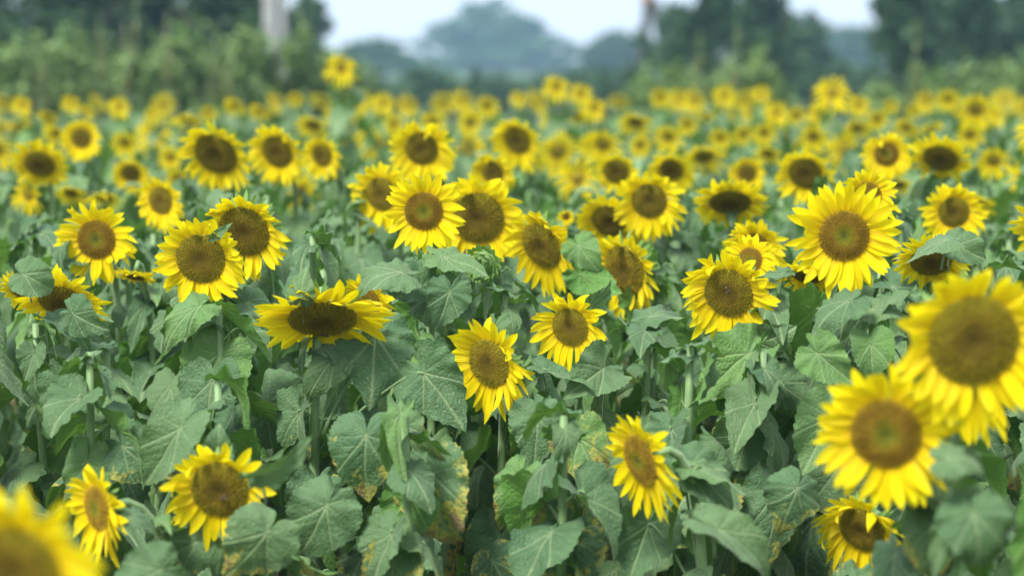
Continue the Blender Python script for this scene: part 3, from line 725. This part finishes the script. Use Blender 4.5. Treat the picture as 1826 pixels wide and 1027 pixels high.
for a in [
 ('pair_front', 211, 374, 5.45, 72, 114, 22), ('pair_front', 190, 322, 5.4, 62, 143, 30, 35, 'leaf', .6), ('pair_front', 262, 423, 5.6, 80, 48, 25, -10),
 ('pair_front', 240, 318, 5.6, 40, 12, 10, -50), ('pair_back', 205, 248, 5.5, 27, -28, 5, 30, 'leaf', .38),
 ('left_leafed', 51, 404, 5.3, 62, 74, 15), ('left_leafed', 6, 290, 5.35, 44, 20, 15, -30), ('left_leafed', 56, 330, 5.35, 40, 32, 35, 10), ('left_leafed', 40, 338, 5.4, 52, 22, 10, -60, 'leaf', .7),
 ('nodding', 336, 376, 5.42, 66, 138, 25, 30, 'leaf', .62), ('nodding', 376, 352, 5.42, 76, 92, 30), ('nodding', 297, 312, 5.25, 36, -82, 8, 5, 'leaf', .9),
 ('nodding', 425, 392, 5.35, 70, 52, 30, 15), ('nodding', 404, 290, 5.5, 66, 186, 10, 58, 'leaf', .9),
 ('crown', 454, 306, 5.55, 44, 105, 30, 0), ('crown', 434, 306, 5.6, 46, 60, 45, 0), ('crown', 446, 268, 5.6, 58, 4, 10, -66, 'leaf', .9), ('crown', 424, 300, 5.6, 52, 190, 10, 40),
 ('centre_low', 366, 459, 5.0, 80, 95, 18, 0, 'leaf_old'), ('centre_low', 432, 498, 5.0, 84, 74, 22, 0, 'leaf_dying'), ('centre_low', 412, 448, 5.0, 50, 60, 30, 40, 'leaf_old', .7),
 ('centre_low', 546, 438, 5.2, 58, 92, 20, -10), ('centre_low', 530, 502, 5.1, 70, 115, 15, 25, 'leaf_old', .7),
 ('centre_high', 590, 461, 5.2, 62, 66, 20, 0, 'leaf_dying'), ('centre_high', 579, 563, 5.0, 84, 118, 20, 0, 'leaf_dying'), ('centre_high', 556, 388, 5.35, 58, 14, 10, -60, 'leaf', .6),
 ('centre_high', 616, 388, 5.4, 46, 150, 40, 10), ('centre_high', 624, 390, 5.45, 34, 30, 15, 30, 'leaf_old', .8), ('centre_high', 600, 325, 5.6, 40, -35, 30, 20, 'leaf', .6),
 ('centre_low', 395, 592, 4.9, 60, 92, 25, 0, 'leaf_dying'), ('side_low', 500, 590, 5.1, 55, 60, 25, 0, 'leaf_dying'),
 ('bee_flower', 770, 373, 5.3, 82, 149, 22, 40, 'leaf', .7), ('bee_flower', 778, 362, 5.4, 46, -22, 25, 10), ('bee_flower', 800, 403, 5.4, 50, 32, 25),
 ('bee_flower', 765, 458, 5.2, 62, 142, 20), ('bee_flower', 752, 430, 5.5, 44, -30, 10, 160), ('bee_flower', 806, 287, 5.4, 38, 178, 5, 70, 'leaf', .6),
 ('tallest_right', 898, 360, 5.1, 40, 85, 35), ('tallest_right', 876, 314, 5.1, 62, 150, 15, 55, 'leaf', .8), ('tallest_right', 898, 327, 5.15, 44, 4, 10, -60),
 ('tallest_right', 857, 438, 5.0, 68, 122, 20, 15), ('tallest_right', 820, 515, 4.95, 62, 112, 22, 0, 'leaf_old'), ('tallest_right', 842, 372, 5.1, 48, 40, 30),
 ('right_leafed', 979, 256, 5.5, 54, 178, 5, 68, 'leaf', .7), ('right_leafed', 986, 258, 5.6, 42, 14, 20, -40), ('leaf_masked', 590, 258, 6.2, 36, 52, 30), ('leaf_masked', 594, 290, 6.2, 60, 32, 10, 165, 'leaf', .7),
 ('side_low', 706, 488, 4.85, 82, 24, 15, -50, 'leaf', .9), ('side_low', 738, 558, 4.5, 92, 20, 10, -50, 'leaf', .6), ('side_low', 664, 552, 4.95, 66, 112, 25),
 ('right_blur', 1000, 540, 3.95, 100, 130, 15, 25, 'leaf', .42), ('right_blur', 1006, 540, 3.9, 74, 80, 25), ('right_blur', 976, 480, 3.9, 56, -5, 10, -55),
 ('left_low', 262, 560, 4.65, 78, 128, 22, 0, 'leaf_old'), ('left_low', 186, 570, 4.8, 62, 150, 20, 0, 'leaf_old'), ('left_low', 172, 452, 4.9, 86, 134, 15, 30, 'leaf', .75),
 ('left_low', 256, 500, 4.45, 70, -27, 15, 40, 'leaf', .5), ('left_low', 210, 474, 4.85, 30, -88, 15), ('left_low', 325, 533, 4.9, 78, 122, 20, 15), ('left_low', 286, 585, 4.7, 62, 38, 20, 40, 'leaf_dying', .5),
 ('left_narrow', 116, 545, 4.6, 34, 5, 10, -65), ('left_narrow', 150, 600, 4.4, 60, 160, 30, 10), ('left_narrow', 110, 470, 5.1, 60, 40, 30, 0, 'leaf_old'),
]: feat(*a)

# ------------------------------------------------------------------ ordinary leaves of every near plant
for key, (root, path, rng, o) in PL.items():
    d = MAIN[key][3]
    add_leaves(root, path, o['top'], rng, n=o['n'], big=o['big'], small_top=3)
for root, path, rng, o in SIDE_PL: add_leaves(root, path, .12, rng, n=14, big=.22, small_top=2, zmin=.12)

# plants of the crop that show no flower: leafy shoots filling the gaps
nfill = 0; rf = random.Random(99)
def filler(x, d, ztop):
    global nfill
    P = at(x, 315, d); base = Vector((P.x, P.y, 0)); rng = random.Random(rf.random())
    root = tag(link('sunflower_shoot', None, None, base), 'leafy sunflower shoot with no open flower, filling a gap in the crop', 'sunflower plant', 'leafy shoots between the flowers')
    top = base + Vector((rng.uniform(-.06, .06), rng.uniform(-.06, .06), ztop)); path = bezier(base, base + Vector((0, 0, ztop * .4)), top - Vector((0, 0, ztop * .3)), top, 10)
    mb = MB(); tube(mb, [p - base for p in path], [.014 - .006 * i / 9 for i in range(10)], 8, 0, ribs=.07)
    link('stem', mb.mesh('stem', [M['stem']]), root)
    add_leaves(root, path, .01, rng, n=16, spacing=.066, big=.185, small_top=2, zmin=.08 if d < 5 else .3); nfill += 1
pts = []
tries = 0
XMAX = FX0 + FW + 120
while tries < 5200 and nfill < 250:
    tries += 1
    d = math.sqrt(rf.uniform(2.4 ** 2, 9.6 ** 2)); x = rf.uniform(-90, XMAX)
    P = at(x, 315, d)
    if any((P.x - a) ** 2 + (P.y - b) ** 2 < .27 ** 2 for a, b in pts): continue
    # highest the shoot may reach without covering a flower behind it
    z = 1.42 + rf.uniform(-.12, .10)
    if d < 4.75 and x < 1050: z = min(z, at(x, 668, d).z)
    if d < 4.75 and 1050 <= x < 1130: z = min(z, 1.0)
    for hx, hy, hr, hd in HEADS:
        if hd > d + .05 and hd - d < 8 and abs(hx - x) < hr * .8 + .10 / d * FPX:
            zz = at(x, hy + hr * .85, d).z - .03
            if zz < z: z = zz
    if z < .28: continue
    pts.append((P.x, P.y)); filler(x, d, z)

# crop too far back to count: one carpet of leafy tops with small flowers in it
bigm = MB(); rr = random.Random(5); cnt = 0
HL = far_variant(901, 0, 20, headless=True); HL2 = far_variant(902, 0, 20, headless=True)
for d0 in np.arange(9.0, 25.5, .62):
    half = (XMAX - CX + 60) / FPX * d0; left = (CX + 80) / FPX * d0; x = -left
    while x < half:
        x += rr.uniform(.35, .85); d = d0 + rr.uniform(-.3, .3)
        ztop = rr.uniform(1.18, 1.46) + (.05 if rr.random() < .2 else 0)
        fl = rr.random() < (.22 if d < 13 else .35)
        P = Vector((x, d, 0)); X, Y, D = px(Vector((x, d, ztop)))
        if fl and any(math.hypot(hx - X, hy - Y) < hr * 1.15 + 5 for hx, hy, hr, hd in HEADS): fl = False
        zs = ztop / 1.5 * (1.08 if fl and d > 13 else 1)
        for hx, hy, hr, hd in HEADS:
            if hd > d and abs(hx - X) < hr * 1.2 + 6: zs = min(zs, (at(X, hy + hr * .6, d).z) / 1.5)
        if fl:
            yt = at(X, 100 + rr.random() ** 2 * 26, d).z / 1.5
            zs = min(zs, yt)
        if zs < .5: continue
        src = rr.choice(FARMB) if fl else rr.choice((HL, HL2))
        Mx = Matrix.Translation(P) @ Matrix.Rotation(rr.uniform(-.35, .35) if fl else rr.uniform(0, 6.28), 4, 'Z') @ Matrix.Diagonal((1.0, 1.0, zs, 1))
        bigm.merge(src, Mx); cnt += 1
tag(link('sunflower_rows', bigm.mesh('sunflower_rows', FARMATS)), 'massed far rows of leafy sunflower crop reaching back to the bushes', 'sunflower crop', None, 'stuff')

# ------------------------------------------------------------------ bud and bees
bx, by = 492, 276; P = at(bx, by, 5.75); base = Vector((P.x + .05, P.y + .1, 0))
root = tag(link('sunflower_bud', None, None, base), 'closed green sunflower bud left of the side turned oval flower', 'sunflower bud')
n, B3 = facing(-20, 10); path = stem_path(P, n, base, Rm=.04); mb = MB(); tube(mb, [p - base for p in path], [.011] * 9 + [.008] * (len(path) - 9), 8)
link('stem', mb.mesh('stem', [M['stem']]), root)
mb = MB(); rb = random.Random(3)
for i in range(46):
    a = i * 2.4; q = math.sqrt((i + .5) / 46); sx, sy = math.cos(a), math.sin(a); s = np.linspace(0, 1, 5); V = []
    for t in s:
        rr_ = .030 * math.sin(math.pi * min(1, .15 + q * .85) * .5) * (1 + .5 * t * q); zz_ = .012 + .022 * (1 - q) + .022 * t * (1.2 - q); w = .008 * (1 - t) ** .6
        for v in (-1, 0, 1): V.append((rr_ * sx - v * w * sy, rr_ * sy + v * w * sx, zz_))
    mb.add(V, grid_faces(5, 3))
tube(mb, [(0, 0, -.03), (0, 0, -.015), (0, 0, 0), (0, 0, .015), (0, 0, .025)], [.006, .02, .028, .024, .006], 14)
b = link('bud', mb.mesh('bud', [M['bract']]), root, P - base); b.rotation_euler = B3.to_euler(); b.scale = (1.25,) * 3
add_leaves(root, path, .1, random.Random(8), n=10)
def bee(x, y, d, key, label, rz):
    _, yaw, pit = None, MAIN[key][4], MAIN[key][5]; n, B = facing(yaw, pit); hx, hy, hr, hd = MAIN[key][:4]
    Ph = at(hx, hy, hd); Rm = hr / FPX * hd; ray = (at(x, y, 3) - Vector((0, 0, HC))); O = Vector((0, 0, HC))
    Q = Ph + n * Rm * .15; t = (Q - O).dot(n) / ray.dot(n); p = O + ray * t + n * .006
    root = tag(link('bee', None, None, p, None), label, 'bee', 'bees on the flowers'); root.rotation_euler = (B @ Matrix.Rotation(rz, 3, 'Z')).to_euler()
    mb = MB(); tube(mb, [(0, -.009, -.002), (0, -.007, 0), (0, -.003, .001), (0, 0, 0), (0, .002, .001), (0, .005, .001), (0, .007, 0), (0, .0095, 0)], [.0006, .0030, .0034, .0012, .0032, .0030, .0018, .0006], 10)
    link('body', mb.mesh('body', [M['bee']]), root)
    for s in (-1, 1):
        w = MB(); w.add([(0, .002, .003), (s * .004, -.001, .004), (s * .0065, -.006, .004), (s * .004, -.0085, .0035), (s * .001, -.003, .003)], [(0, 1, 2, 3, 4)]); link('wing', w.mesh('wing', [M['wing']]), root)
    for s in (-1, 1):
        w = MB()
        for k in (-1, 0, 1): tube(w, [(s * .002, .003 + k * .0015, 0), (s * .005, .003 + k * .003, .001), (s * .007, .003 + k * .004, -.005)], [.0004] * 3, 4)
        link('leg', w.mesh('leg', [M['bee']]), root)
bee(748, 304, 5.4, 'bee_flower', 'small dark bee on the disc of the ragged right hand sunflower', .5)
bee(322, 350, 5.3, 'nodding', 'small dark bee on the lower rim of the nodding oval disc', 1.6)
bee(216, 523, 4.7, 'left_low', 'small bee on the dark disc of the large low left sunflower', 2.4)

# ------------------------------------------------------------------ ground
def sheet(name, x0, x1, y0, y1, nx, ny, mat, amp, flat=1.0):
    rg = np.random.RandomState(4); X, Y = np.meshgrid(np.linspace(x0, x1, nx), np.linspace(y0, y1, ny)); Z = amp * (np.sin(X * 2.1) * np.sin(Y * 8.4) + rg.randn(*X.shape) * .4)
    mb = MB(); mb.add(np.stack([X, Y, Z], -1), [tuple(reversed(f)) for f in grid_faces(ny, nx)]); return tag(link(name, mb.mesh(name, [mat])), kind='structure')
sheet('field_soil', -14, 30, -2, 27, 220, 150, M['soil'], .015)
M['meadow'] = plain('meadow', (.05, .09, .03), (.11, .15, .05), .4)
mb = MB(); mb.add([(-900, -60, -.12), (900, -60, -.12), (900, 900, -.12), (-900, 900, -.12)], [(0, 1, 2, 3)]); tag(link('ground', mb.mesh('ground', [M['meadow']])), kind='structure')

# ------------------------------------------------------------------ bushes, weeds, trees
def clump_mb(lobes, nleaf, size, rg, tall=False):
    """leaf cards spread through the volume of several lobes"""
    V = []; F = []; C = []
    tot = sum(l[3] * l[4] * l[5] for l in lobes)
    for (cx, cy, cz, ax, ay, az) in lobes:
        n = int(nleaf * ax * ay * az / tot); sub = max(4, n // 55)
        cent = []
        for _ in range(sub):
            v = Vector((rg.gauss(0, 1), rg.gauss(0, 1), rg.gauss(0, 1))).normalized() * rg.uniform(.45, 1.02); cent.append((v, rg.uniform(.16, .34), rg.random()))
        for _ in range(n):
            v, sp, shade = rg.choice(cent); q = v + Vector((rg.gauss(0, sp), rg.gauss(0, sp), rg.gauss(0, sp))) * .62
            c = Vector((cx + q.x * ax, cy + q.y * ay, cz + q.z * az))
            e = Euler((rg.uniform(-.9, .9), rg.uniform(-.9, .9), rg.uniform(0, 6.28))).to_matrix(); s = size * rg.uniform(.6, 1.3); k = len(V)
            for p in ((-.5, 0, 0), (0, -.3, .05), (.55, 0, 0), (0, .3, .05)): V.append(c + e @ Vector(p) * s)
            F.append((k, k + 1, k + 2, k + 3)); sh = min(1, max(0, shade * .7 + rg.random() * .3)); C += [(sh, 0, 0)] * 4
    mb = MB(); mb.add([tuple(v) for v in V], F, C); return mb
def tree(x, ytop, d, wpx, mat, label, lobes=5, nleaf=7000, size=None, cat='tree', seed=0, group='trees behind the field', name='tree', slim=False, ybase=.12):
    if d > 90: d *= 1.8; wpx *= 1.28
    rg = random.Random(seed); T = at(x, ytop, d); H = T.z; w = wpx / FPX * d / 2; base = Vector((T.x, T.y, -.12))
    root = tag(link(name, None, None, base), label, cat, group); size = size or max(.12, d * .0042)
    L = []; z0 = H * ybase
    for i in range(lobes):
        t = (i + .5) / lobes; z = z0 + (H - z0) * (.12 + .72 * t); ww = w * (.95 - .45 * abs(t - .4)) * (.8 if slim else 1)
        a = rg.uniform(0, 6.28); off = w * (.38 if not slim else .15) * (1 - .5 * t)
        L.append((math.cos(a) * off, math.sin(a) * off, z, ww * rg.uniform(.5, .72), ww * rg.uniform(.5, .72), (H - z0) * rg.uniform(.17, .26)))
    if ybase < .1:
        for i in range(4): L.append(((i - 1.5) * w * .42, 0, H * .42, w * .38, w * .38, H * .2))
        for i in range(5): L.append(((i - 2) * w * .42, 0, H * .10, w * .4, w * .4, H * .16))
    L.append((0, 0, H - (H - z0) * .2, w * .42, w * .42, (H - z0) * .19))
    link('crown', clump_mb(L, nleaf, size, rg).mesh('crown', [mat]), root)
    mb = MB(); r = max(.06, H * .022)
    tube(mb, [(0, 0, 0), (.02, 0, H * .2), (-.03, .02, H * .45), (0, 0, H * .8)], [r * 1.5, r, r * .75, r * .25], 8)
    for i in range(6):
        z = H * rg.uniform(.25, .6); a = rg.uniform(0, 6.28); l = w * .7
        tube(mb, [(0, 0, z), (math.cos(a) * l * .5, math.sin(a) * l * .5, z + l * .35), (math.cos(a) * l, math.sin(a) * l, z + l * .8)], [r * .5, r * .35, r * .1], 6)
    link('trunk', mb.mesh('trunk', [M['bark']]), root); return root
TD, TM = M['tree_dark'], M['tree_mid']
tree(-40, -90, 36, 170, TD, 'dark tree half out of the picture at the left', seed=21, nleaf=7000)
tree(85, -120, 40, 210, TM, 'tall green tree behind the weed spires, second row', seed=22, nleaf=7000)
tree(178, -100, 41, 190, TD, 'tall dark tree behind the rounded bush, second row', seed=23, nleaf=7000)
tree(250, -60, 43, 150, TD, 'dark tree directly behind the concrete post', seed=24, nleaf=6000)
tree(40, -110, 36, 230, TD, 'dark leafy tree at the far left edge behind weeds', seed=1, nleaf=9000)
tree(130, -70, 38, 190, TD, 'dark tree second from left edge behind the weed spires', seed=2, nleaf=9000)
tree(215, -90, 37, 170, TD, 'dark tree just left of the concrete post', seed=3, nleaf=8000)
tree(303, -22, 52, 90, TM, 'mid green tree right behind the concrete post', seed=4, nleaf=4500)
tree(372, 40, 95, 90, TM, 'low hazy tree between concrete post and the pale far trees', seed=5, nleaf=4000)
tree(487, -2, 170, 118, TM, 'tall hazy tree in the middle gap, left of two', seed=6, nleaf=5000, ybase=.05)
tree(545, 18, 172, 76, TM, 'lower hazy tree in the middle gap, right of two', seed=7, nleaf=3500, ybase=.05)
tree(442, 74, 165, 50, TM, 'small hazy tree at left foot of the tall middle one', seed=8, nleaf=3000, ybase=.05)
tree(508, 28, 175, 105, TM, 'broad low hazy tree at the foot of the middle pair', seed=81, nleaf=5000, ybase=.02)
tree(635, 32, 110, 95, TM, 'hazy green tree behind the wooden pole', seed=9, nleaf=4500)
tree(606, 60, 120, 50, TM, 'small hazy tree at left of the wooden pole', seed=10, nleaf=2500)
tree(700, -6, 58, 120, TM, 'softer green tree behind the dark one right of the wooden pole', seed=91, nleaf=6000)
tree(800, 0, 56, 110, TM, 'softer green tree at the left side of the right gap', seed=92, nleaf=5500)
tree(960, -50, 52, 170, TM, 'broad green tree behind the dark right hand pair', seed=93, nleaf=7000)
tree(1050, -20, 54, 150, TD, 'dark tree reaching past the right edge', seed=94, nleaf=6500)
tree(722, -60, 46, 105, TD, 'dark green tree right of the wooden pole', seed=11, nleaf=7000)
tree(775, -34, 50, 120, TD, 'dark tree with gaps of sky, second right of the wooden pole', seed=12, nleaf=6500)
tree(838, 8, 70, 70, TM, 'green tree at right of the gappy dark tree', seed=95, nleaf=3500)
tree(890, 22, 110, 100, TM, 'lowest blue hazy tree in the right gap', seed=82, nleaf=3000, ybase=.02)
tree(830, 22, 145, 90, TM, 'pointed blue hazy tree in the right gap', seed=83, nleaf=3000, ybase=.02)
tree(412, 86, 100, 50, TM, 'low hazy tree left of the middle pair, nearer one', seed=84, nleaf=2500, ybase=.02)
tree(586, 84, 100, 50, TM, 'low hazy tree right of the middle pair', seed=85, nleaf=2500, ybase=.02)
tree(855, 28, 150, 110, TM, 'blue hazy tree in the right gap under the sky patch', seed=13, nleaf=4500, ybase=.02)
tree(815, 10, 140, 60, TM, 'thin blue hazy tree left in the right gap', seed=14, nleaf=2500, ybase=.02)
tree(930, -60, 44, 130, TD, 'dark tree behind the pale yellow weed spire', seed=15, nleaf=8000)
tree(1000, -50, 46, 120, TD, 'dark tree at the right of the yellow weed spire', seed=16, nleaf=7000)
tree(1075, 10, 150, 120, TM, 'blue hazy tree just beyond the dark right hand tree', seed=17, nleaf=4000, ybase=.02)
TX = [(1160, -20, 60, 150, TM), (1265, 20, 150, 170, TM), (1350, -30, 55, 130, TD), (1440, -70, 44, 170, TD), (1540, 12, 130, 150, TM), (1630, -40, 60, 130, TD), (1720, -70, 46, 170, TD), (1815, -40, 48, 150, TD), (1900, -60, 50, 150, TD)]
TN = ['first', 'second', 'third', 'fourth', 'fifth', 'sixth', 'seventh', 'eighth', 'ninth']
for i, (x, y, d, w, m) in enumerate(TX[:2]): tree(x, y, d, w, m, f'{"hazy" if d > 100 else "dark"} tree, {TN[i]} from left along the right hand half of the field edge', seed=30 + i, nleaf=6000 if d < 100 else 4000, ybase=.25 if d < 100 else .02)
def bush(x, ytop, d, wpx, label, seed, mat='bush'):
    rg = random.Random(seed); T = at(x, ytop, d); H = T.z; w = wpx / FPX * d / 2; root = tag(link('bush', None, None, (T.x, T.y, -.12)), label, 'bush', 'bushes along the field edge'); L = []; mat = 'tree_mid' if d > 50 else mat
    for i in range(12): L.append((rg.uniform(-.6, .6) * w, rg.uniform(-.4, .4) * w, H * rg.uniform(.38, .74), w * rg.uniform(.32, .5), w * rg.uniform(.3, .5), H * rg.uniform(.28, .4)))
    link('foliage', clump_mb(L, 13000 if d < 40 else 6000, .10 if d < 40 else .2, rg).mesh('foliage', [M[mat]]), root)
    mb = MB()
    for i in range(7):
        a = rg.uniform(0, 6.28); tube(mb, [(0, 0, 0), (math.cos(a) * w * .3, math.sin(a) * w * .3, H * .4), (math.cos(a) * w * .5, math.sin(a) * w * .5, H * .75)], [.03, .02, .008], 5)
    link('stem', mb.mesh('stem', [M['bark']]), root)
for i, b in enumerate([(-20, 44, 27.5, 130, 'low green bush cut by the left edge of the picture'), (38, 48, 27.2, 130, 'pale green bush at far left edge of the field'), (95, 42, 28, 140, 'green bush below the two yellow weed spires at left'), (150, 46, 27, 120, 'low bush between the weed spires and the rounded bush'), (198, 36, 27.4, 130, 'left shoulder of the rounded bushes before the dark trees'), (245, 22, 28, 130, 'rounded grey green bush at left foot of the concrete post'), (292, 30, 28.2, 120, 'rounded bush at right foot of the concrete post'), (335, 62, 28.5, 100, 'small bush behind the lone tall sunflower'),
 (690, 60, 30, 130, 'low bush under the wooden pole and dark trees'), (765, 54, 30, 130, 'low bush below the gappy dark tree'), (930, 62, 30, 140, 'low dark bush under the pale weed spire'), (1010, 64, 30, 140, 'low dark bush at far right of the tree line'),
 (395, 72, 62, 130, 'distant shrub below the low hazy tree'), (455, 74, 66, 140, 'distant shrub at left foot of the tall middle tree'), (518, 72, 68, 140, 'distant shrub at foot of the middle trees'), (578, 74, 64, 130, 'distant shrub in the gap right of the middle trees'), (632, 72, 60, 110, 'distant shrub behind the foot of the wooden pole'),
 (835, 66, 58, 110, 'distant shrub in the right gap, left one'), (885, 68, 58, 110, 'distant shrub in the right gap, right one')]):
    bush(*b, seed=50 + i)
for i in range(2): bush(1110 + i * 115, 60 + 14 * (i % 3), 28 + (i % 3), 140, f'green bush, {TN[i]} from left along the right hand field edge', 70 + i)
def spire(x, ytop, d, wpx, label, seed):
    rg = random.Random(seed); T = at(x, ytop, d); H = T.z; root = tag(link('tall_weed', None, None, (T.x, T.y, -.12)), label, 'weed', 'tall weeds at the field edge'); w = wpx / FPX * d / 2
    mb = MB(); tube(mb, [(0, 0, 0), (.02, 0, H * .5), (0, .02, H + .1)], [.014, .010, .004], 6); link('stem', mb.mesh('stem', [M['stem']]), root)
    L = [(rg.uniform(-.2, .2) * w, rg.uniform(-.2, .2) * w, H * (.45 + .075 * i), w * (1.05 - .11 * i), w * (1.05 - .11 * i), H * .10) for i in range(8)]
    link('seed_spike', clump_mb(L, 700, .065, rg).mesh('seed_spike', [M['weed']]), root)
for i, s_ in enumerate([(22, 40, 26.6, 26, 'pale weed spire nearest the left edge'), (84, 12, 26.8, 26, 'yellow green weed spire against the dark left trees'), (112, 25, 26.6, 26, 'weed spire right of the tallest left one'), (122, -4, 26.9, 24, 'tall loose weed spire reaching out of the picture top at left'), (156, 10, 26.5, 22, 'bright green weed spire left of the rounded bush'), (206, 22, 26.7, 24, 'small weed spire on the rounded bush'), (222, 34, 26.5, 24, 'low weed spire on the left shoulder of the rounded bush'),
 (757, 20, 28, 26, 'grey green weed spire before the right dark trees'), (718, 30, 28, 24, 'green weed spire right of the wooden pole'), (945, 22, 28, 26, 'pale yellow weed spire alone before the right hand dark tree')]):
    spire(*s_, seed=90 + i)
for i in range(1): spire(1130 + i * 120, 24 + 9 * (i % 3), 27, 24, f'weed spire, {TN[i]} from left along the right hand field edge', 110 + i)

# concrete post and wooden pole
T = at(270, 30, 31); w = 24 / FPX * 31 / 2; root = tag(link('concrete_post', None, None, (T.x, T.y, -.2)), 'pale concrete post rising from the bushes at upper left', 'post')
def prism(mb, cx, cy, z0, z1, w0, w1, depth, mi=0):
    mb.add([(cx - w0, cy - depth, z0), (cx + w0, cy - depth, z0), (cx + w0, cy + depth, z0), (cx - w0, cy + depth, z0), (cx - w1, cy - depth, z1), (cx + w1, cy - depth, z1), (cx + w1, cy + depth, z1), (cx - w1, cy + depth, z1)], [(0, 1, 5, 4), (1, 2, 6, 5), (2, 3, 7, 6), (3, 0, 4, 7), (4, 5, 6, 7), (3, 2, 1, 0)], None, mi)
mb = MB(); prism(mb, -w * .42, 0, 0, 8.2, w * .56, w * .50, .15); link('post', mb.mesh('post', [M['concrete']], False), root)
mb = MB(); prism(mb, w * .55, .05, 0, 8.0, w * .42, w * .36, .12); link('brace', mb.mesh('brace', [M['concrete']], False), root)
A = at(665, 2, 62); root = tag(link('utility_pole', None, None, (A.x, A.y, -.2)), 'weathered wooden pole with slanting brace against the pale sky', 'pole')
r = 5.0 / FPX * 62 / 2 * 2.3
mb = MB(); tube(mb, [(-.42, 0, 0), (-.22, 0, A.z * .6), (0, 0, A.z + .4)], [r * 1.2, r, r * .9], 10); link('post', mb.mesh('post', [M['wood']], False), root)
mb = MB(); tube(mb, [(.85, .25, 0), (.48, .15, A.z * .6), (.12, .04, A.z + .25)], [r * 1.2, r, r * .9], 10); link('brace', mb.mesh('brace', [M['wood']], False), root)
mb = MB(); tube(mb, [(-.1, -.02, A.z + .1), (-.1, -.02, A.z + .3), (-.1, -.02, A.z + .7)], [.1, .16, .08], 10); link('insulator', mb.mesh('insulator', [M['rust']]), root)
mb = MB(); prism(mb, .1, -.1, A.z + .55, A.z + .7, .9, .9, .06); link('crossarm', mb.mesh('crossarm', [M['wood']], False), root)

# ------------------------------------------------------------------ haze: still, damp air
hz = MB(); prism(hz, 0, 188, -1.2, 44, 170, 170, 191)
ho = link('haze', hz.mesh('haze', [], False)); tag(ho, 'thin pale haze in the air over the field', 'haze', None, 'stuff')
hm = bpy.data.materials.new('haze'); hm.use_nodes = True; t = hm.node_tree; t.nodes.clear()
o_ = t.nodes.new('ShaderNodeOutputMaterial'); pv = t.nodes.new('ShaderNodeVolumePrincipled'); pv.inputs['Density'].default_value = .0012; pv.inputs['Color'].default_value = (.50, .78, 1.0, 1); pv.inputs['Anisotropy'].default_value = .2
t.links.new(pv.outputs[0], o_.inputs['Volume']); ho.data.materials.append(hm)
print('LEAVES', NLEAF[0], 'FILL', nfill, 'CARPET', cnt, 'OBJ', len(bpy.data.objects))
